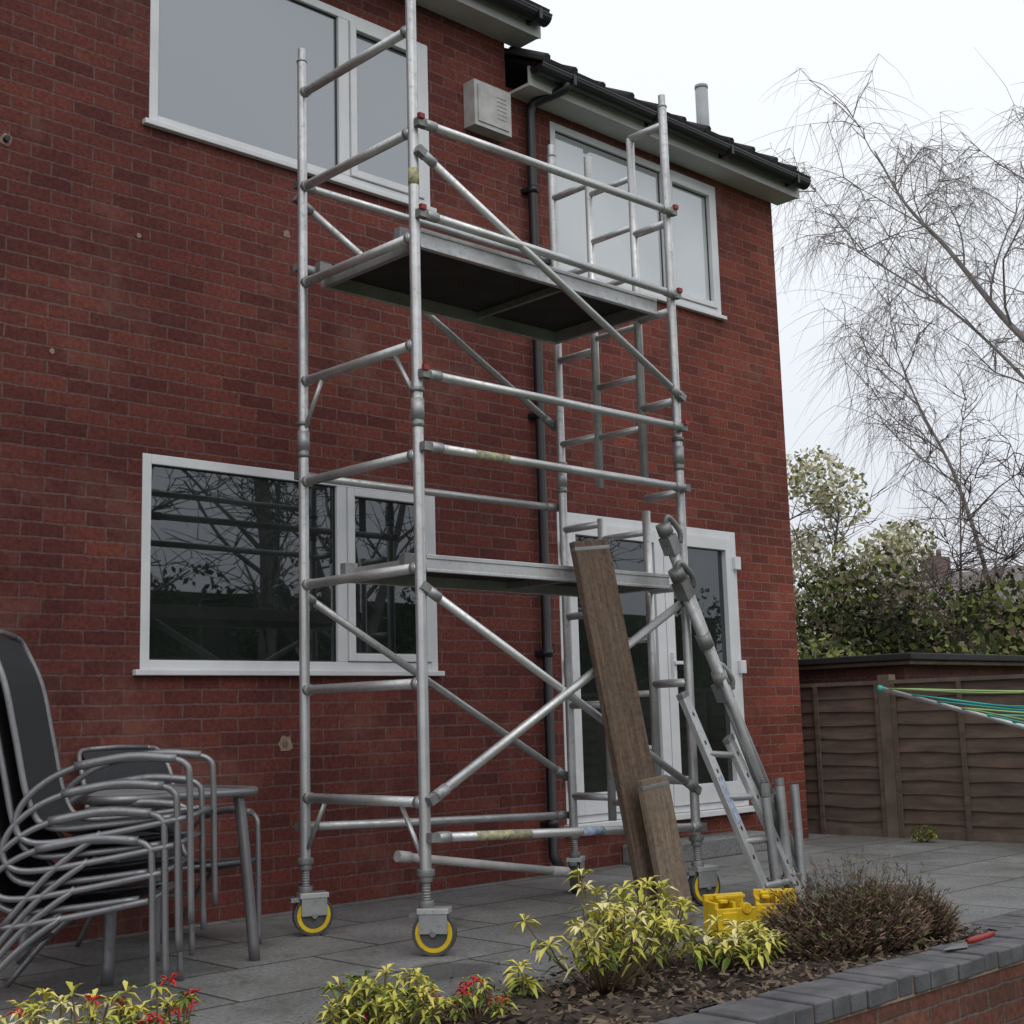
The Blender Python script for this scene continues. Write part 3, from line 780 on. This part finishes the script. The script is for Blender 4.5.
heather('heather_bush',(5.04,-3.10,.0),.38,.30,.33,2300,11)
heather('heather_bush',(5.46,-3.10,.0),.26,.24,.25,1200,12)
heather('heather_bush',(4.82,-3.18,.0),.22,.16,.22,600,13)

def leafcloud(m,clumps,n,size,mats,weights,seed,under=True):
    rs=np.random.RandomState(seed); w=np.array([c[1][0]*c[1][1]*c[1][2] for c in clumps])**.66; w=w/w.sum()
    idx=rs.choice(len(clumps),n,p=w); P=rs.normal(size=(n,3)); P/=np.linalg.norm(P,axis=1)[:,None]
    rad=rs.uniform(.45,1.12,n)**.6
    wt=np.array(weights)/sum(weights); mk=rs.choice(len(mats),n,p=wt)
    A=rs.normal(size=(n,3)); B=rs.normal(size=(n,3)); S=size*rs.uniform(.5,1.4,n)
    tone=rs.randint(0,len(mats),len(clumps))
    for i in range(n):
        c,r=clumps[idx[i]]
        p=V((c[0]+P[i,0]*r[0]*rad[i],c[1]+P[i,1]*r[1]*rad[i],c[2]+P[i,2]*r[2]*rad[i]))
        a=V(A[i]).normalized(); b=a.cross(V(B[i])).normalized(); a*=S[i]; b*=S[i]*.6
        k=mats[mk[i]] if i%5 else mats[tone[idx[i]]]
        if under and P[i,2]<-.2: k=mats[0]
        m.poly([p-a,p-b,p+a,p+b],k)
def clumpset(rs,x,y,z,r,n):
    return [((rs.uniform(*x),rs.uniform(*y),rs.uniform(*z)),(rs.uniform(*r),)*2+(rs.uniform(*r)*.8,)) for _ in range(n)]
rs=random.Random(5)
e=empty('garden_hedge'); m=MB()
cl=clumpset(rs,(13.5,15.5),(-1.5,6.5),(.4,1.5),(.4,.8),34)+clumpset(rs,(17,18.5),(-2,5.2),(1.2,2.7),(.5,.95),38)
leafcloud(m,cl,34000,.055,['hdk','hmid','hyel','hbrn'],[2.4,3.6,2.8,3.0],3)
m.obj('hedge_leaves',e)
def grow(m,p,d,Ln,r,seg,wob,grav,k,n=4,rs=random):
    pts=[V(p)];rad=[r];d=V(d).normalized()
    for i in range(seg):
        d=(d+V((rs.gauss(0,wob),rs.gauss(0,wob),rs.gauss(0,wob)+grav))).normalized()
        pts.append(pts[-1]+d*Ln/seg); rad.append(r*(1-.7*(i+1)/seg))
    m.path(pts,rad,k,n,caps=False); return pts,rad,d
def tree_mesh(stems,seed,lim=9,br=7,tw=8,weep=-.22,spread=.9,limlen=2.6,twl=(.8,1.8),twr=.008,brw=-.06,limr=.022,t0=.22,upw=.0,tk='twig'):
    rs=random.Random(seed); m=MB()
    for path,r0 in stems:
        sp=smoothpts(path,6); n=len(sp); rads=[r0*(1-.85*i/(n-1)) for i in range(n)]
        m.path(sp,rads,'bark',8,caps=False)
        for i in range(lim):
            t=t0+(1-t0)*(i+rs.random())/lim; j=min(int(t*(n-1)),n-2); p=sp[j]; ax=(sp[j+1]-sp[j]).normalized()
            side=V((rs.gauss(0,1),rs.gauss(0,1),rs.uniform(-.1,.5)+upw)).normalized()
            d=(ax*.55+side*spread).normalized()
            pts,rad,dd=grow(m,p,d,limlen*(1.15-.6*t)*rs.uniform(.7,1.2),max(rads[j]*.45,limr),6,.13,.03,'bark',4,rs)
            for b in range(br):
                q=rs.randint(1,len(pts)-1); side=V((rs.gauss(0,1),rs.gauss(0,1),rs.gauss(.1,.6))).normalized()
                pt2,rd2,d2=grow(m,pts[q],(dd+side*.9).normalized(),limlen*.38*rs.uniform(.6,1.3),max(rad[q]*.45,.010),4,.17,brw,tk,3,rs)
                for _ in range(tw):
                    q2=rs.randint(1,len(pt2)-1); side=V((rs.gauss(0,1),rs.gauss(0,1),rs.gauss(0,.5))).normalized()
                    grow(m,pt2[q2],(d2*.4+side*.75+V((0,0,-.5 if weep<-.1 else .2))).normalized(),rs.uniform(*twl),twr,4,.10,weep,tk,3,rs)
    return m
e=empty('birch_tree')
S=[([(20,.9,-.1),(20,1.2,3),(20,2.1,5.6),(20,3.1,7.1),(20,3.9,8.4),(20,4.6,9.4),(20,5.1,10.5)],.085),
   ([(20.2,1.4,-.1),(20.4,1.7,5),(20.3,2.3,7.6),(20.3,2.7,9.6)],.065),
   ([(19.9,1.6,4.2),(19.8,2.6,5.8),(19.7,3.7,7.2),(19.6,4.9,8.3),(19.6,5.5,8.8)],.035),
   ([(20,3.4,-.1),(19.8,3.5,2.5),(19.7,3.9,4.5),(19.6,4.4,5.8),(19.6,4.8,7.0)],.05)]
tree_mesh(S,26,lim=10,br=8,tw=9,weep=-.20,twl=(.5,1.6),twr=.0042,limr=.014,limlen=2.3,t0=.28,upw=.15).obj('birch_branches',e)
e=empty('magnolia_tree'); MX=18.5
m=tree_mesh([([(MX,6.0,-.1),(MX,5.9,1.5),(MX,5.6,2.8),(MX,5.3,4.2)],.09),([(MX,6.0,.8),(MX+.3,6.4,2.4),(MX+.2,6.6,4.3)],.07)],31,lim=9,br=6,tw=3,weep=.02,limlen=1.6,twl=(.3,.7),twr=.008,tk='twigd')
rs=random.Random(9)
cl=[((MX-.3+rs.uniform(-.6,.6),rs.uniform(4.1,7.3),0),(rs.uniform(.20,.45),)*3) for _ in range(70)]
cl=[((c[0],c[1],1.7+rs.random()*(3.1 if c[1]>5.0 else 1.9)),r) for c,r in cl]
leafcloud(m,cl,11500,.05,['petal2','petal','hyel','petal2'],[3,4,1.8,2],5,False)
m.obj('magnolia_blossom',e)
e=empty('bare_shrub'); m=tree_mesh([([(17.5,2.4,-.1),(17.5,2.5,1.6),(17.5,2.2,3.4)],.035),([(18,3.7,-.1),(18,3.6,1.6),(18,3.5,3.0)],.035),([(18,1.6,-.1),(18,1.7,2.0),(18,2.0,4.4)],.035),([(18,3.2,-.1),(18,3.1,2.4),(18,2.9,5.0)],.035)],41,lim=9,br=7,tw=5,weep=.0,limlen=1.5,twl=(.3,.8),twr=.005,limr=.012,tk='twigd')
m.obj('shrub_twigs',e)
e=empty('distant_house'); m=MB()
m.box((40,8,-.03),(47,19,3.9),'renderw'); 
m.poly([(39.7,7.7,3.9),(39.7,19.3,3.9),(43.5,19.3,5.6),(43.5,7.7,5.6)][::-1],'rtile2'); m.poly([(47.3,7.7,3.9),(47.3,19.3,3.9),(43.5,19.3,5.6),(43.5,7.7,5.6)],'rtile2')
m.poly([(40,8,3.9),(47,8,3.9),(43.5,8,5.6)],'renderw'); m.box((42.9,17.0,5.0),(43.9,17.6,6.2),'renderw'); 
for i in (0,.3): m.tube((43.4,17.15+i,6.2),(43.4,17.15+i,6.45),.09,'renderw')
for y in (10,13,16): m.box((39.96,y,1.5),(39.998,y+1.4,2.8),'upvc'); m.box((39.94,y+.08,1.58),(39.958,y+1.32,2.72),'glassD')
m.obj('house_body',e)
e=empty('distant_trees'); m=MB(); rs=random.Random(15)
cl=clumpset(rs,(30,37),(2,26),(.8,3.2),(.9,1.8),34)+clumpset(rs,(55,75),(-25,60),(.5,4.0),(2.0,3.6),40)
leafcloud(m,cl,22000,.20,['hbrn','hdk','hmid','hbrn'],[4,2,2,3],8)
m.obj('tree_mass',e)
# garden behind the camera (seen as reflections in the panes)
e=empty('rear_garden_trees'); m=MB(); rs=random.Random(25)
cl=clumpset(rs,(2,46),(-27,-25),(.2,4.6),(1.0,2.0),70)
leafcloud(m,cl,24000,.11,['hdk','hdk','hmid'],[5,4,1],18)
m.box((2,-29.5,-.6),(46,-29,5.0),'hdk')
m.obj('rear_hedge',e)
tm=tree_mesh([([(0,0,-.6),(0,.1,3),(.3,0,6),(.2,.2,9),(.5,.1,11.5)],.24),([(0,0,2),(-.8,.3,5),(-1.5,.4,8.5)],.16),([(0,0,1.5),(1.0,-.3,5),(1.7,-.2,8.8)],.16)],77,lim=8,br=6,tw=3,weep=-.03,limlen=3.4,twl=(.6,1.4),twr=.016,tk='twigd')
to=tm.obj('bare_tree',e)
to.location=(9,-20,0)
for i,(x,y,rz,s) in enumerate(((13,-21,1.2,1.05),(17,-19,2.6,.95),(21,-21,4.0,1.1),(27,-20,5.2,1))):
    o2=bpy.data.objects.new('bare_tree',to.data); scene.collection.objects.link(o2); o2.parent=e; o2.location=(x,y,0); o2.rotation_euler=(0,0,rz); o2.scale=(s,s,s)

# ------------------------------------------------------------ world + light
w=bpy.data.worlds.new('World'); scene.world=w; w.use_nodes=True; nt=w.node_tree; nt.nodes.clear()
out=N(nt,'ShaderNodeOutputWorld'); bg=N(nt,'ShaderNodeBackground'); L(nt,bg.outputs[0],out.inputs[0]); bg.inputs[1].default_value=.1
sky=N(nt,'ShaderNodeTexSky'); sky.sky_type='NISHITA'; sky.sun_disc=False
SE,SR=math.radians(48),math.radians(200)
sky.sun_elevation=SE; sky.sun_rotation=SR; sky.dust_density=4; sky.air_density=1.5
tc=N(nt,'ShaderNodeTexCoord'); sx=N(nt,'ShaderNodeSeparateXYZ'); L(nt,tc.outputs['Generated'],sx.inputs[0])
cl=noise(nt,tc.outputs['Generated'],2.2,3,.55)
zz=math_(nt,'ADD',sx.outputs[2],math_(nt,'MULTIPLY',math_(nt,'SUBTRACT',cl,.5),.16))
gr=ramp(nt,zz,[(.0,(.64,.64,.70)),(.16,(.77,.80,.86)),(.34,(.90,.93,.97)),(.6,(.97,.985,1.0))])
sc=N(nt,'ShaderNodeVectorMath',operation='SCALE'); L(nt,gr,sc.inputs[0]); sc.inputs['Scale'].default_value=11.4
L(nt,mixc(nt,.90,sky.outputs[0],sc.outputs[0]),bg.inputs[0])
ld=bpy.data.lights.new('sun','SUN'); ld.energy=.5; ld.angle=math.radians(35); ld.color=(1,.97,.93)
lo=bpy.data.objects.new('sun',ld); scene.collection.objects.link(lo)
az=math.radians(200)
sd=V((math.sin(az)*math.cos(SE),math.cos(az)*math.cos(SE),math.sin(SE)))
lo.rotation_euler=sd.to_track_quat('Z','Y').to_euler()

# ------------------------------------------------------------ camera
cd=bpy.data.cameras.new('camera'); cd.sensor_width=36; cd.lens=1354/1024*36; cd.clip_end=1000; cd.clip_start=.05
co=bpy.data.objects.new('camera',cd); scene.collection.objects.link(co); scene.camera=co
p=math.radians(8.7); a=.028
hd=V((.695,.719,0)).normalized(); F=hd*math.cos(p)+up*math.sin(p); r0=V((hd.y,-hd.x,0)); u0=r0.cross(F)
Ri=r0*math.cos(a)-u0*math.sin(a); Ui=u0*math.cos(a)+r0*math.sin(a)
mt=Matrix(((Ri.x,Ui.x,-F.x,0),(Ri.y,Ui.y,-F.y,-6.36),(Ri.z,Ui.z,-F.z,1.0),(0,0,0,1)))
co.matrix_world=mt
